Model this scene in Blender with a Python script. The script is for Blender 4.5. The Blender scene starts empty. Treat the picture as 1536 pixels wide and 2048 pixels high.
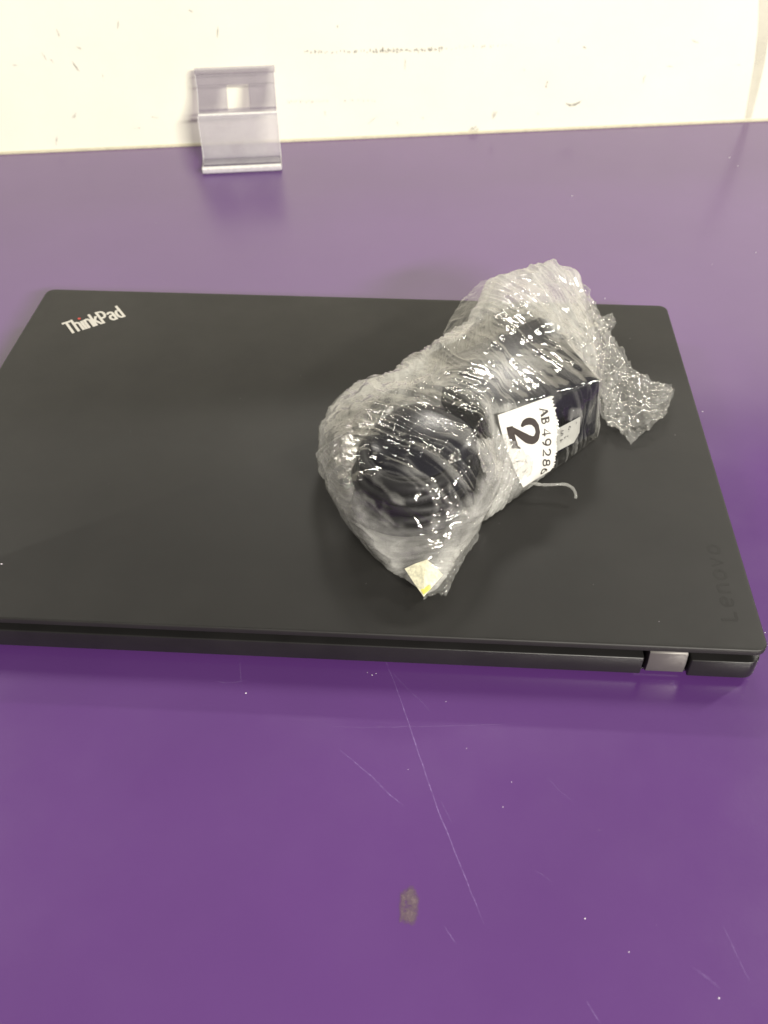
import bpy, bmesh, math, random
import numpy as np
from mathutils import Vector, Matrix

random.seed(4)
rng = np.random.default_rng(11)
S = bpy.context.scene

# ------------------------------------------------------------------ camera
# working units: millimetres, origin at the near left corner of the laptop lid, z = 0 on the lid
ZT = -18.0                                             # table top
F_PX = 1850.0
CAM = np.array([209.66, -207.0, 262.1])
ROT = np.array([[0.9983, 0.0583, -0.0047], [0.0373, -0.6952, -0.7179], [-0.0451, 0.7164, -0.6962]])
U_, _, V_ = np.linalg.svd(ROT); ROT = U_ @ V_          # rows: right, down, forward


def W(p):                                              # mm -> world metres
    return (p[0] * .001, p[1] * .001, (p[2] - ZT) * .001)


def ray(u, v):
    return ROT.T @ np.array([(u - 768) / F_PX, (v - 1024) / F_PX, 1.0])


def at(u, v, z=0.0):                                   # where a sight line meets the level z
    d = ray(u, v)
    return CAM + d * ((z - CAM[2]) / d[2])


cam = bpy.data.objects.new('camera', bpy.data.cameras.new('camera'))
S.collection.objects.link(cam)
m = np.eye(4)
m[:3, 0] = ROT[0]; m[:3, 1] = -ROT[1]; m[:3, 2] = -ROT[2]; m[:3, 3] = W(CAM)
cam.matrix_world = Matrix(m.tolist())
cam.data.sensor_fit = 'HORIZONTAL'
cam.data.sensor_width = 36.0
cam.data.lens = 36.0 * F_PX / 1536.0
cam.data.clip_start = 0.01
cam.data.clip_end = 50.0
cam.data.dof.use_dof = True
cam.data.dof.focus_distance = 0.355
cam.data.dof.aperture_fstop = 24.0
S.camera = cam

# ------------------------------------------------------------------ light
wd = bpy.data.worlds.new('World'); S.world = wd; wd.use_nodes = True
bg = wd.node_tree.nodes['Background']
bg.inputs[0].default_value = (1.0, 0.95, 0.87, 1)
bg.inputs[1].default_value = 0.19


def lamp(name, loc, target, size, power, col=(1.0, 0.955, 0.86)):
    l = bpy.data.lights.new(name, 'AREA'); l.shape = 'RECTANGLE'
    l.size, l.size_y = size; l.energy = power; l.color = col
    o = bpy.data.objects.new(name, l); S.collection.objects.link(o)
    o.location = loc
    o.rotation_euler = (Vector(target) - Vector(loc)).to_track_quat('-Z', 'Y').to_euler()
    return o


lamp('ceiling_tube_light', (2.35, 1.45, 2.0), (0.22, 0.12, 0), (0.14, 0.7), 36)
lamp('ceiling_tube_light', (-2.20, 1.35, 2.0), (0.22, 0.12, 0), (0.14, 0.7), 24)
lamp('ceiling_tube_light', (1.9, -2.4, 1.55), (0.2, 0.3, 0.0), (1.2, 0.16), 200)
lamp('ceiling_tube_light', (0.28, 2.70, 2.0), (0.24, 0.10, 0), (0.6, 0.12), 26)
S.view_settings.view_transform = 'Standard'
S.view_settings.look = 'None'
S.view_settings.exposure = 0.0
S.view_settings.gamma = 1.0
S.cycles.use_denoising = True
S.cycles.max_bounces = 14
S.cycles.transparent_max_bounces = 24
S.cycles.transmission_bounces = 10
S.cycles.caustics_reflective = False
S.cycles.caustics_refractive = False
S.cycles.sample_clamp_indirect = 6.0


# ------------------------------------------------------------------ materials
class Mat:
    def __init__(self, name):
        self.m = bpy.data.materials.new(name); self.m.use_nodes = True
        self.t = self.m.node_tree; self.t.nodes.clear()
        self.out = self.n('ShaderNodeOutputMaterial')

    def n(self, kind, **kw):
        x = self.t.nodes.new(kind)
        for k, v in kw.items():
            if k.startswith('i_'):
                k2 = k[2:]
                x.inputs[int(k2) if k2.isdigit() else k2.replace('_', ' ')].default_value = v
            else:
                setattr(x, k, v)
        return x

    def l(self, a, b):
        self.t.links.new(a, b)

    def noise(self, scale, detail=4, rough=0.55, stretch=None, dist=0.0):
        tc = self.n('ShaderNodeTexCoord')
        nz = self.n('ShaderNodeTexNoise')
        nz.inputs['Scale'].default_value = scale
        nz.inputs['Detail'].default_value = detail
        nz.inputs['Roughness'].default_value = rough
        nz.inputs['Distortion'].default_value = dist
        if stretch:
            mp = self.n('ShaderNodeMapping'); mp.inputs['Scale'].default_value = stretch[0]
            mp.inputs['Rotation'].default_value = stretch[1]
            self.l(tc.outputs['Object'], mp.inputs[0]); self.l(mp.outputs[0], nz.inputs['Vector'])
        else:
            self.l(tc.outputs['Object'], nz.inputs['Vector'])
        return nz.outputs['Fac']

    def ramp(self, sock, stops):
        r = self.n('ShaderNodeValToRGB')
        el = r.color_ramp.elements
        while len(el) > len(stops):
            el.remove(el[-1])
        while len(el) < len(stops):
            el.new(1.0)
        for e, (p, c) in zip(el, stops):
            e.position = p
            e.color = (c[0], c[1], c[2], 1) if hasattr(c, '__len__') else (c, c, c, 1)
        self.l(sock, r.inputs[0])
        return r.outputs[0]

    def bump(self, sock, strength, dist):
        b = self.n('ShaderNodeBump'); b.inputs['Strength'].default_value = strength
        b.inputs['Distance'].default_value = dist
        self.l(sock, b.inputs['Height'])
        return b.outputs[0]

    def principled(self, col=(.5, .5, .5), rough=.5, metal=0.0, ior=1.45, spec=.5, normal=None, colsock=None, roughsock=None):
        p = self.n('ShaderNodeBsdfPrincipled')
        p.inputs['Base Color'].default_value = (*col, 1)
        p.inputs['Roughness'].default_value = rough
        p.inputs['Metallic'].default_value = metal
        p.inputs['IOR'].default_value = ior
        p.inputs['Specular IOR Level'].default_value = spec
        if normal: self.l(normal, p.inputs['Normal'])
        if colsock: self.l(colsock, p.inputs['Base Color'])
        if roughsock: self.l(roughsock, p.inputs['Roughness'])
        return p

    def thin_fresnel(self, ior, normal=None):
        """reflectance of a thin sheet, alike from both sides"""
        fr = self.n('ShaderNodeFresnel'); ge = self.n('ShaderNodeNewGeometry')
        mr = self.n('ShaderNodeMapRange'); mr.inputs[3].default_value = ior; mr.inputs[4].default_value = 1 / ior
        self.l(ge.outputs['Backfacing'], mr.inputs[0]); self.l(mr.outputs[0], fr.inputs['IOR'])
        if normal: self.l(normal, fr.inputs['Normal'])
        return fr

    def done(self, sh):
        self.l(sh, self.out.inputs['Surface']); return self.m


def simple(name, col, rough=.5, metal=0.0, spec=.5, var=0.0, scale=200, bump=0.0, bscale=2000):
    k = Mat(name); nrm = None; cs = None
    if bump: nrm = k.bump(k.noise(bscale, 3), bump, .0002)
    if var:
        a = tuple(c * (1 - var) for c in col); b = tuple(min(1, c * (1 + var)) for c in col)
        cs = k.ramp(k.noise(scale, 5), [(.3, a), (.7, b)])
    p = k.principled(col, rough, metal, spec=spec, normal=nrm, colsock=cs)
    return k.done(p.outputs[0])


def mat_table():
    k = Mat('purple_laminate')
    big = k.noise(7, 4, .6)
    col = k.ramp(big, [(.3, (.106, .035, .184)), (.7, (.120, .040, .206))])
    fine = k.noise(900, 2, .5)
    rg = k.ramp(k.noise(25, 5, .65), [(.3, .20), (.7, .27)])
    p = k.principled((.14, .05, .24), .42, spec=.5, ior=2.05, normal=k.bump(fine, .06, .0003), colsock=col, roughsock=rg)
    return k.done(p.outputs[0])


def mat_lid(name='soft_black_lid', r0=.50, r1=.58):
    k = Mat(name)
    col = k.ramp(k.noise(40, 5, .6), [(.3, (.0108, .0101, .0090)), (.7, (.0145, .0136, .0121))])
    fine = k.noise(4200, 2, .6)
    rg = k.ramp(k.noise(30, 6, .7), [(.3, r0), (.72, r1)])
    p = k.principled((.015,) * 3, .5, spec=.5, ior=1.5, normal=k.bump(fine, .25, .00012), colsock=col, roughsock=rg)
    return k.done(p.outputs[0])


def mat_wall():
    k = Mat('scuffed_white_paint')
    col = k.ramp(k.noise(9, 6, .65), [(.3, (.83, .825, .69)), (.7, (.88, .875, .74))])
    p = k.principled((.85, .84, .78), .55, spec=.3, normal=k.bump(k.noise(1400, 4, .6), .35, .0003), colsock=col)
    return k.done(p.outputs[0])


def mat_film(name, lo, hi, streak, white=(.92, .915, .87), rough=.045, glossmul=1.3, bump=.06):
    """thin stretch film: clear where it lies in one layer, cloudy where layers bunch (vertex attribute 'layers')"""
    k = Mat(name)
    at_ = k.n('ShaderNodeAttribute'); at_.attribute_name = 'layers'
    # fine streaks of bunched film
    nz = k.noise(170, 6, .62, (streak[0], streak[1]), .6)
    nz2 = k.noise(420, 4, .6, (streak[2], streak[3]), 1.2)
    s1 = k.ramp(nz, [(.36, 0.0), (.52, .35), (.68, 1.0)])
    s2 = k.ramp(nz2, [(.40, 0.0), (.66, 1.0)])
    mx = k.n('ShaderNodeMath', operation='ADD'); mx.use_clamp = True
    mm = k.n('ShaderNodeMath', operation='MULTIPLY'); mm.inputs[1].default_value = .45
    k.l(s2, mm.inputs[0]); k.l(s1, mx.inputs[0]); k.l(mm.outputs[0], mx.inputs[1])
    # cloudiness = lo + (hi-lo) * layers * (.35 + .65 streak)
    a = k.n('ShaderNodeMath', operation='MULTIPLY_ADD'); a.inputs[1].default_value = .45; a.inputs[2].default_value = .55
    k.l(mx.outputs[0], a.inputs[0])
    b = k.n('ShaderNodeMath', operation='MULTIPLY')
    k.l(a.outputs[0], b.inputs[0]); k.l(at_.outputs['Fac'], b.inputs[1])
    c = k.n('ShaderNodeMath', operation='MULTIPLY_ADD'); c.inputs[1].default_value = hi - lo; c.inputs[2].default_value = lo
    c.use_clamp = True
    k.l(b.outputs[0], c.inputs[0])
    nb2n = k.n('ShaderNodeBump'); nb2n.inputs['Strength'].default_value = bump; nb2n.inputs['Distance'].default_value = .0005
    k.l(k.noise(330, 4, .6, (streak[0], streak[1]), .8), nb2n.inputs['Height'])
    nrm = nb2n.outputs[0]
    tr = k.n('ShaderNodeBsdfTransparent'); tr.inputs[0].default_value = (.985, .985, .985, 1)
    df = k.n('ShaderNodeBsdfDiffuse'); df.inputs[0].default_value = (*white, 1)
    tl = k.n('ShaderNodeBsdfTranslucent'); tl.inputs[0].default_value = (*white, 1)
    k.l(nrm, df.inputs['Normal'])
    cl = k.n('ShaderNodeMixShader'); cl.inputs[0].default_value = .45
    k.l(df.outputs[0], cl.inputs[1]); k.l(tl.outputs[0], cl.inputs[2])
    m1 = k.n('ShaderNodeMixShader')
    k.l(c.outputs[0], m1.inputs[0]); k.l(tr.outputs[0], m1.inputs[1]); k.l(cl.outputs[0], m1.inputs[2])
    gl = k.n('ShaderNodeBsdfGlossy'); gl.inputs['Roughness'].default_value = rough
    gl.inputs['Color'].default_value = (1, .99, .96, 1); k.l(nrm, gl.inputs['Normal'])
    fr = k.thin_fresnel(1.5, nrm)
    fm = k.n('ShaderNodeMath', operation='MULTIPLY'); fm.inputs[1].default_value = glossmul; fm.use_clamp = True
    k.l(fr.outputs[0], fm.inputs[0])
    m2 = k.n('ShaderNodeMixShader')
    k.l(fm.outputs[0], m2.inputs[0]); k.l(m1.outputs[0], m2.inputs[1]); k.l(gl.outputs[0], m2.inputs[2])
    return k.done(m2.outputs[0])


def mat_decal(name, col, lo, hi, scale, rough=.6, stretch=None):
    k = Mat(name)
    f = k.ramp(k.noise(scale, 4, .6, stretch), [(.35, lo), (.65, hi)])
    tr = k.n('ShaderNodeBsdfTransparent')
    p = k.principled(col, rough, spec=.3)
    mx = k.n('ShaderNodeMixShader')
    k.l(f, mx.inputs[0]); k.l(tr.outputs[0], mx.inputs[1]); k.l(p.outputs[0], mx.inputs[2])
    return k.done(mx.outputs[0])


def mat_acrylic(name='clear_acrylic', h0=.12, h1=.2, tint=(.80, .78, .83)):
    k = Mat(name)
    tr = k.n('ShaderNodeBsdfTransparent'); tr.inputs[0].default_value = (*tint, 1)
    gl = k.n('ShaderNodeBsdfGlossy'); gl.inputs['Roughness'].default_value = .06
    df = k.n('ShaderNodeBsdfDiffuse'); df.inputs[0].default_value = (.90, .885, .91, 1)
    tl = k.n('ShaderNodeBsdfTranslucent'); tl.inputs[0].default_value = (.90, .885, .91, 1)
    dd = k.n('ShaderNodeMixShader'); dd.inputs[0].default_value = .5
    k.l(df.outputs[0], dd.inputs[1]); k.l(tl.outputs[0], dd.inputs[2])
    hz = k.ramp(k.noise(60, 5, .6), [(.3, h0), (.7, h1)])
    m1 = k.n('ShaderNodeMixShader'); k.l(hz, m1.inputs[0])
    k.l(tr.outputs[0], m1.inputs[1]); k.l(dd.outputs[0], m1.inputs[2])
    fr = k.thin_fresnel(1.49)
    m2 = k.n('ShaderNodeMixShader'); k.l(fr.outputs[0], m2.inputs[0])
    k.l(m1.outputs[0], m2.inputs[1]); k.l(gl.outputs[0], m2.inputs[2])
    return k.done(m2.outputs[0])


M = {
    'table': mat_table(), 'lid': mat_lid(), 'wall': mat_wall(),
    'base': simple('laptop_base_black', (.015, .0142, .0142), .34, spec=.5, var=.15, scale=60, bump=.15, bscale=4000),
    'edge': simple('satin_edge_highlight', (.10, .098, .09), .32, metal=.6, var=.1),  # paler tone painting highlight lines along edges; assigned to no part
    'hinge': simple('grey_hinge_metal', (.16, .15, .142), .45, metal=.5, var=.05, bump=.1),
    'gap': simple('dark_gap', (.004, .004, .004), .8),
    'chrome': simple('logo_silver', (.70, .675, .62), .4, metal=.3, var=.03),
    'red': simple('logo_red', (.55, .06, .045), .4),
    'ghost': mat_lid('glossy_black_lettering', .53, .56),
    'brick': simple('adapter_black', (.006, .006, .0125), .26, spec=.5, var=.2, scale=90),
    'cable': simple('cable_black', (.005, .0045, .006), .55, var=.2, scale=90),
    'paper': simple('label_paper', (.66, .65, .61), .6, spec=.25, var=.02, scale=60),
    'oldpaper': simple('small_label_paper', (.40, .40, .37), .6, spec=.25, var=.05, scale=300),
    'ink': simple('label_ink', (.035, .026, .022), .6),
    'inkpale': simple('small_label_ink', (.07, .065, .07), .6),
    'film': mat_film('stretch_film_outer', .006, .66, ((1, .16, .7), (0, 0, .65), (.25, 1, 1), (0, 0, .3))),
    'film_in': mat_film('stretch_film_inner', .004, .50, ((.2, 1, .8), (0, 0, .5), (1, .3, 1), (0, 0, -.4)), glossmul=.25),
    'film_loose': mat_film('stretch_film_loose', .08, .34, ((1, .35, .8), (0, 0, -.5), (.5, 1, 1), (0, 0, .3)), glossmul=1.6, bump=.35),
    'film_clear': mat_film('stretch_film_single', .05, .14, ((1, .4, .8), (0, 0, .9), (.5, 1, 1), (0, 0, .3)), glossmul=.9),
    'tape': mat_decal('yellowed_tape', (.83, .80, .58), .55, .95, 700),
    'tape2': mat_decal('yellow_tape_end', (.80, .72, .16), .8, .98, 500),
    'scratch': mat_decal('pale_scratch', (.42, .28, .62), .10, .5, 500),
    'scratch_f': mat_decal('faint_scratch', (.40, .27, .58), .02, .22, 400),
    'dust': simple('dust_white', (.8, .74, .82), .8),
    'residue': mat_decal('adhesive_residue', (.20, .145, .17), .15, .9, 420),
    'residue_f': mat_decal('faint_residue', (.20, .13, .19), .05, .5, 420),
    'scuff': mat_decal('grey_scuff', (.22, .215, .18), .10, .62, 500),
    'scuff_f': mat_decal('faint_scuff', (.30, .29, .24), .02, .36, 350),
    'strip': mat_decal('joint_grey', (.55, .53, .43), .22, .4, 30),
    'bead': simple('cream_edge', (.58, .54, .40), .6, var=.1),
    'acrylic': mat_acrylic(),
    'acrylic_haze': mat_acrylic('hazy_acrylic', .34, .46, (.95, .94, .96)),
    'frost_glint': simple('frosted_lip_and_glint', (.80, .79, .77), .35, var=.12, scale=500, bump=.5, bscale=900),  # frosted lip; its pale colour also paints the bright fold and side edges
}


# ------------------------------------------------------------------ mesh helpers
def link(name, verts, faces, mat, parent=None, smooth=False, mm=True):
    me = bpy.data.meshes.new(name)
    v = [W(p) for p in verts] if mm else verts
    me.from_pydata(v, [], faces); me.update()
    if smooth: me.polygons.foreach_set('use_smooth', [True] * len(me.polygons))
    me.materials.append(mat)
    o = bpy.data.objects.new(name, me); S.collection.objects.link(o)
    if parent:
        o.parent = parent; o.matrix_parent_inverse = parent_inv(parent)
    return o


def parent_inv(p):
    return Matrix.Translation(p.location).inverted() if p.type == 'EMPTY' else Matrix.Identity(4)


def empty(name, p, label, cat):
    o = bpy.data.objects.new(name, None); S.collection.objects.link(o)
    o.location = W(p); o.empty_display_size = .02
    o['label'] = label; o['category'] = cat
    return o


def bev(o, width, seg=3):
    bm = bmesh.new(); bm.from_mesh(o.data)
    bmesh.ops.remove_doubles(bm, verts=bm.verts, dist=1e-7)
    bmesh.ops.recalc_face_normals(bm, faces=bm.faces)
    es = [e for e in bm.edges if len(e.link_faces) == 2 and e.calc_face_angle(0) > .3]
    bmesh.ops.bevel(bm, geom=es, offset=width, segments=seg, affect='EDGES', profile=.5, clamp_overlap=True)
    bm.to_mesh(o.data); bm.free()
    o.data.polygons.foreach_set('use_smooth', [True] * len(o.data.polygons))
    o.data.set_sharp_from_angle(angle=math.radians(35))


def prism(name, outline, z0, z1, mat, parent, bevel=0, seg=2):
    n = len(outline)
    v = [(x, y, z0) for x, y in outline] + [(x, y, z1) for x, y in outline]
    f = [tuple(range(n))[::-1], tuple(range(n, 2 * n))] + [(i, (i + 1) % n, n + (i + 1) % n, n + i) for i in range(n)]
    o = link(name, v, f, mat, parent)
    if bevel: bev(o, bevel * .001, seg)
    return o


def rrect(x0, y0, x1, y1, r, n=7):
    out = []
    for cx, cy, a in ((x1 - r, y0 + r, -90), (x1 - r, y1 - r, 0), (x0 + r, y1 - r, 90), (x0 + r, y0 + r, 180)):
        for i in range(n):
            t = math.radians(a + 90 * i / (n - 1)); out.append((cx + r * math.cos(t), cy + r * math.sin(t)))
    return out


# ---- numpy value noise (for folds and crumples in the film)
_perm = rng.random((64, 64, 64)).astype(np.float32)


def vnoise(p):
    i = np.floor(p).astype(int); f = p - i; f = f * f * f * (f * (f * 6 - 15) + 10)
    r = 0
    for dx in (0, 1):
        for dy in (0, 1):
            for dz in (0, 1):
                w = (f[:, 0] if dx else 1 - f[:, 0]) * (f[:, 1] if dy else 1 - f[:, 1]) * (f[:, 2] if dz else 1 - f[:, 2])
                r = r + w * _perm[(i[:, 0] + dx) & 63, (i[:, 1] + dy) & 63, (i[:, 2] + dz) & 63]
    return r * 2 - 1


def fbm(p, o=4, g=.5):
    a, r, s = 1.0, 0, 0
    for k in range(o):
        r = r + a * vnoise(p * (2.03 ** k) + 17.3 * k); s += a; a *= g
    return r / s


def ridge(p, o=3, g=.55, sharp=2.0):
    a, r, s = 1.0, 0, 0
    for k in range(o):
        r = r + a * (1 - np.abs(vnoise(p * (2.1 ** k) + 9.1 * k))) ** sharp; s += a; a *= g
    return r / s


def sst(x, a, b):
    t = np.clip((x - a) / (b - a), 0, 1); return t * t * (3 - 2 * t)


# ---- stroke lettering: glyphs as polylines in a unit box (x right, y up, height 1)
def arc(cx, cy, rx, ry, a0, a1, n=10):
    return [(cx + rx * math.cos(math.radians(a0 + (a1 - a0) * i / n)), cy + ry * math.sin(math.radians(a0 + (a1 - a0) * i / n))) for i in range(n + 1)]


def ribbon(pts, w, lift):
    """flat strip along a polyline, returned as verts (x, y, lift) and faces; w = number or list of widths"""
    P = np.array(pts, float); n = len(P)
    ws = np.full(n, w) if np.isscalar(w) else np.array(w)
    T = np.gradient(P, axis=0)
    if n > 2:
        T[0] = P[1] - P[0]; T[-1] = P[-1] - P[-2]
    T /= np.linalg.norm(T, axis=1)[:, None] + 1e-9
    N = np.stack([-T[:, 1], T[:, 0]], 1)
    v = [(*(P[i] + N[i] * ws[i] / 2), lift) for i in range(n)] + [(*(P[i] - N[i] * ws[i] / 2), lift) for i in range(n)]
    f = [(i, n + i, n + i + 1, i + 1) for i in range(n - 1)]
    return v, f


def letter_mesh(strokes, mapper):
    V, Fc = [], []
    for k, (pts, w) in enumerate(strokes):
        v, f = ribbon(pts, w, k)
        o = len(V); V += [mapper(x, y, l) for x, y, l in v]; Fc += [tuple(o + i for i in q) for q in f]
    return V, Fc


# ------------------------------------------------------------------ setting: table and wall
wa = at(0, 308, ZT); wb = at(1536, 241, ZT)
wdir = (wb - wa) / np.linalg.norm(wb - wa)             # along the wall, to the right
wn = np.array([wdir[1], -wdir[0], 0])                  # out of the wall, towards the viewer


def wall_pt(s, off, h):                                # s along the wall, off in front of it, h above the table
    p = wa + wdir * s + wn * off
    return np.array([p[0], p[1], ZT + h])


def on_wall(u, v, off=0.0):
    d = ray(u, v); t = ((wa + wn * off - CAM) @ wn) / (d @ wn)
    return CAM + d * t


tc = [wall_pt(-900, 0, 0), wall_pt(1500, 0, 0)]
tq = [wall_pt(1500, 1400, 0), wall_pt(-900, 1400, 0)]
tv = [(*p[:2], ZT) for p in tc + tq] + [(*p[:2], ZT - 25) for p in tc + tq]
table = link('table_top', tv, [(3, 2, 1, 0), (4, 5, 6, 7), (0, 1, 5, 4), (1, 2, 6, 5), (2, 3, 7, 6), (3, 0, 4, 7)], M['table'])
table['kind'] = 'structure'; table['label'] = 'purple laminate counter top with fine scratches'
wv = []
for off in (0.5, -14):
    for s, h in ((-900, -26), (1500, -26), (1500, 290), (-900, 290)):
        wv.append(wall_pt(s, off - .5, h))
wall = link('wall', wv, [(0, 1, 2, 3), (7, 6, 5, 4), (0, 4, 5, 1), (1, 5, 6, 2), (2, 6, 7, 3), (3, 7, 4, 0)], M['wall'])
wall['kind'] = 'structure'; wall['label'] = 'scuffed white panel standing at the back of the counter'
# thin cream edge where the panel meets the counter
prof = [(-.02, .0), (1.2, .0), (1.2, .8), (.6, 1.5), (-.02, 1.6)]
bv, bf = [], []
for s in (-880, 1480):
    for o_, h_ in prof: bv.append(wall_pt(s, o_ + .05, h_ + .05))
n = len(prof)
bf = [(i, (i + 1) % n, n + (i + 1) % n, n + i) for i in range(n)]
link('cream_edge_strip', bv, bf, M['bead'], wall)


def table_ribbon(name, px, w, mat, lift):
    pts = [at(u, v, ZT)[:2] for u, v in px]
    v, f = ribbon(pts, w, ZT + lift)
    return link(name, v, f, mat, table)


def resample(px, n):
    P = np.array(px, float); d = np.r_[0, np.cumsum(np.linalg.norm(np.diff(P, axis=0), axis=1))]
    t = np.linspace(0, d[-1], n); return np.stack([np.interp(t, d, P[:, k]) for k in range(2)], 1)


def taper(n, w):
    t = np.linspace(0, 1, n); return list(w * np.clip(np.sin(t * math.pi) * 1.6, .25, 1) * (.75 + .5 * rng.random(n)))


for i, (px, w, mt) in enumerate([
    ([(770, 1318), (800, 1395), (835, 1500), (872, 1610), (905, 1690), (940, 1780), (968, 1848)], .34, 'scratch'),
    ([(780, 1340), (820, 1383), (845, 1405), (870, 1435)], .24, 'scratch_f'),
    ([(680, 1500), (740, 1550), (780, 1590), (808, 1612)], .28, 'scratch'),
    ([(640, 1452), (740, 1455), (860, 1453), (960, 1450), (1060, 1446)], .26, 'scratch_f'),
    ([(889, 1853), (900, 1870), (911, 1887)], .24, 'scratch'),
    ([(1446, 1852), (1462, 1885), (1480, 1925), (1502, 1966)], .38, 'scratch_f'),
    ([(1173, 2002), (1185, 2023), (1201, 2047)], .3, 'scratch'),
    ([(478, 1310), (481, 1345), (483, 1380)], .3, 'scratch_f'),
    ([(1345, 1362), (1352, 1380)], .3, 'scratch'),
    ([(432, 1362), (448, 1366), (470, 1365), (495, 1360)], .3, 'scratch_f'),
    ([(1090, 1550), (1120, 1583), (1150, 1606)], .22, 'scratch_f'),
    ([(880, 1600), (893, 1624), (905, 1648)], .22, 'scratch_f'),
    ([(1060, 1735), (1085, 1750), (1105, 1765)], .22, 'scratch_f'),
    ([(1385, 1935), (1420, 1960), (1440, 1978)], .8, 'scratch_f'),
]):
    q = resample(px, 26)
    q = q + rng.normal(0, .35, q.shape)
    table_ribbon('scratch', q, taper(26, w), M[mt], .05 + .004 * i)


def blob(center, ra, rb, ang, jag, n=26):
    ph = rng.random(4) * 6.28
    out = []
    for i in range(n):
        t = 2 * math.pi * i / n
        r = 1 + jag * (math.sin(2 * t + ph[0]) + .7 * math.sin(3 * t + ph[1]) + .6 * math.sin(5 * t + ph[2]) + .4 * math.sin(7 * t + ph[3])) * .4
        x, y = ra * r * math.cos(t), rb * r * math.sin(t)
        out.append((center[0] + x * math.cos(ang) - y * math.sin(ang), center[1] + x * math.sin(ang) + y * math.cos(ang)))
    return out


# sticky grey residue left near the front
c = at(818, 1812, ZT)
o2 = []
for i in range(40):
    t = 2 * math.pi * i / 40
    ex = 2.9 * np.sign(math.cos(t)) * abs(math.cos(t)) ** .55; ey = 3.6 * np.sign(math.sin(t)) * abs(math.sin(t)) ** .6
    k_ = 1 + .05 * math.sin(5 * t + 1) + .05 * rng.normal()
    o2.append((c[0] + ex * .8 * k_, c[1] + ey * 1.25 * k_, ZT + .16))
link('adhesive_residue', o2, [tuple(range(40))], M['residue'], table)
for k_, (sc_, lf_) in enumerate(((1.12, .10), (1.24, .13))):
    link('residue_smear', [(c[0] + (x_ - c[0]) * sc_, c[1] + (y_ - c[1]) * sc_, ZT + lf_) for x_, y_, _z in o2], [tuple(range(40))], M['residue_f'], table)
# specks of dust on the counter: low faceted grains
dv, df_ = [], []
spots = [(1170, 1837, .42), (1405, 823, .5), (1438, 1996, .4), (816, 1539, .2), (933, 1497, .25), (1144, 392, .7), (1459, 315, .6), (1512, 505, .5), (744, 1350, .35),
         (752, 1347, .3), (735, 1345, .25), (1006, 1614, .25), (892, 1403, .22), (1258, 1904, .3), (1210, 597, .55), (492, 1386, .45), (1475, 332, .4), (1023, 1564, .25), (1530, 1265, .35), (640, 250, .1)]
for _ in range(4):
    spots.append((rng.uniform(0, 1536), rng.uniform(1390, 2040), rng.uniform(.05, .11)))
for _ in range(6):
    spots.append((rng.uniform(0, 1536), rng.uniform(340, 560), rng.uniform(.1, .22)))
for (u, v, r) in spots:
    if v < 300: continue
    p = at(u, v, ZT); o = len(dv); k_ = 6; r *= .7
    for i in range(k_):
        t = 2 * math.pi * i / k_; rr = r * rng.uniform(.7, 1.2)
        dv.append((p[0] + rr * math.cos(t), p[1] + rr * math.sin(t), ZT + .02))
    dv.append((p[0], p[1], ZT + .02 + r * .7))
    df_ += [(o + i, o + (i + 1) % k_, o + k_) for i in range(k_)]
dust = link('dust', dv, df_, M['dust'], table); dust['kind'] = 'stuff'


def wall_blob(name, u, v, ra, rb, deg, mat, lift, jag=.6):
    c = on_wall(u, v); pts = blob((0, 0), ra, rb, math.radians(deg), jag)
    vs = [c + wdir * x + np.array([0, 0, y]) + wn * lift for x, y in pts]
    return link(name, vs, [tuple(range(len(vs)))], mat, wall)


sc = [(116, 66, .7, 3.6, 15, 'scuff_f'), (160, 97, 3.0, .9, -20, 'scuff_f'), (88, 112, .7, 2.6, 20, 'scuff'), (104, 122, .6, 1.8, 25, 'scuff_f'),
      (152, 134, .9, 3.6, 24, 'scuff'), (149, 231, .9, 3.6, -35, 'scuff_f'), (236, 49, .5, 4.0, -12, 'scuff_f'), (382, 22, 1.6, 1.0, -30, 'scuff_f'),
      (435, 65, .5, 4.2, -8, 'scuff'), (30, 130, 2.6, .7, 5, 'scuff_f'), (310, 235, 3.0, .6, -8, 'scuff_f'), (275, 256, 2.4, .8, 0, 'scuff_f'), (113, 280, .8, 4, -25, 'scuff_f'),
      (675, 53, .6, .9, 0, 'scuff'), (650, 226, .8, 1.8, 0, 'scuff_f'), (745, 240, .5, 4.6, -55, 'scuff_f'), (1093, 169, .8, 2.8, -3, 'scuff'), (1288, 158, .8, 3.8, -3, 'scuff_f'),
      (1169, 95, 1.3, .8, -30, 'scuff'), (1117, 81, .5, 2.0, 0, 'scuff_f'), (1076, 227, .8, 1.4, 0, 'scuff_f'), (846, 237, .8, 1.6, 0, 'scuff_f'), (795, 247, 1.0, 2.0, 0, 'scuff_f'),
      (948, 258, 4.2, 2.6, 20, 'scuff_f'), (1340, 133, 3.2, .6, -5, 'scuff_f'), (1390, 83, 3.4, .7, -20, 'scuff_f'), (1474, 130, 2.5, .5, 0, 'scuff_f'), (206, 155, .5, 2.6, 0, 'scuff_f'),
      (988, 229, 2.2, 3.2, 0, 'scuff_f'), (810, 130, .6, 4, 0, 'scuff_f'), (1048, 140, .8, 1.0, 0, 'scuff_f')]
for i, (u, v, a, b, dg, mt) in enumerate(sc):
    wall_blob('scuff_mark', u, v, a * .8, b * .8, dg, M[mt], .06 + .003 * i)
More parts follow.
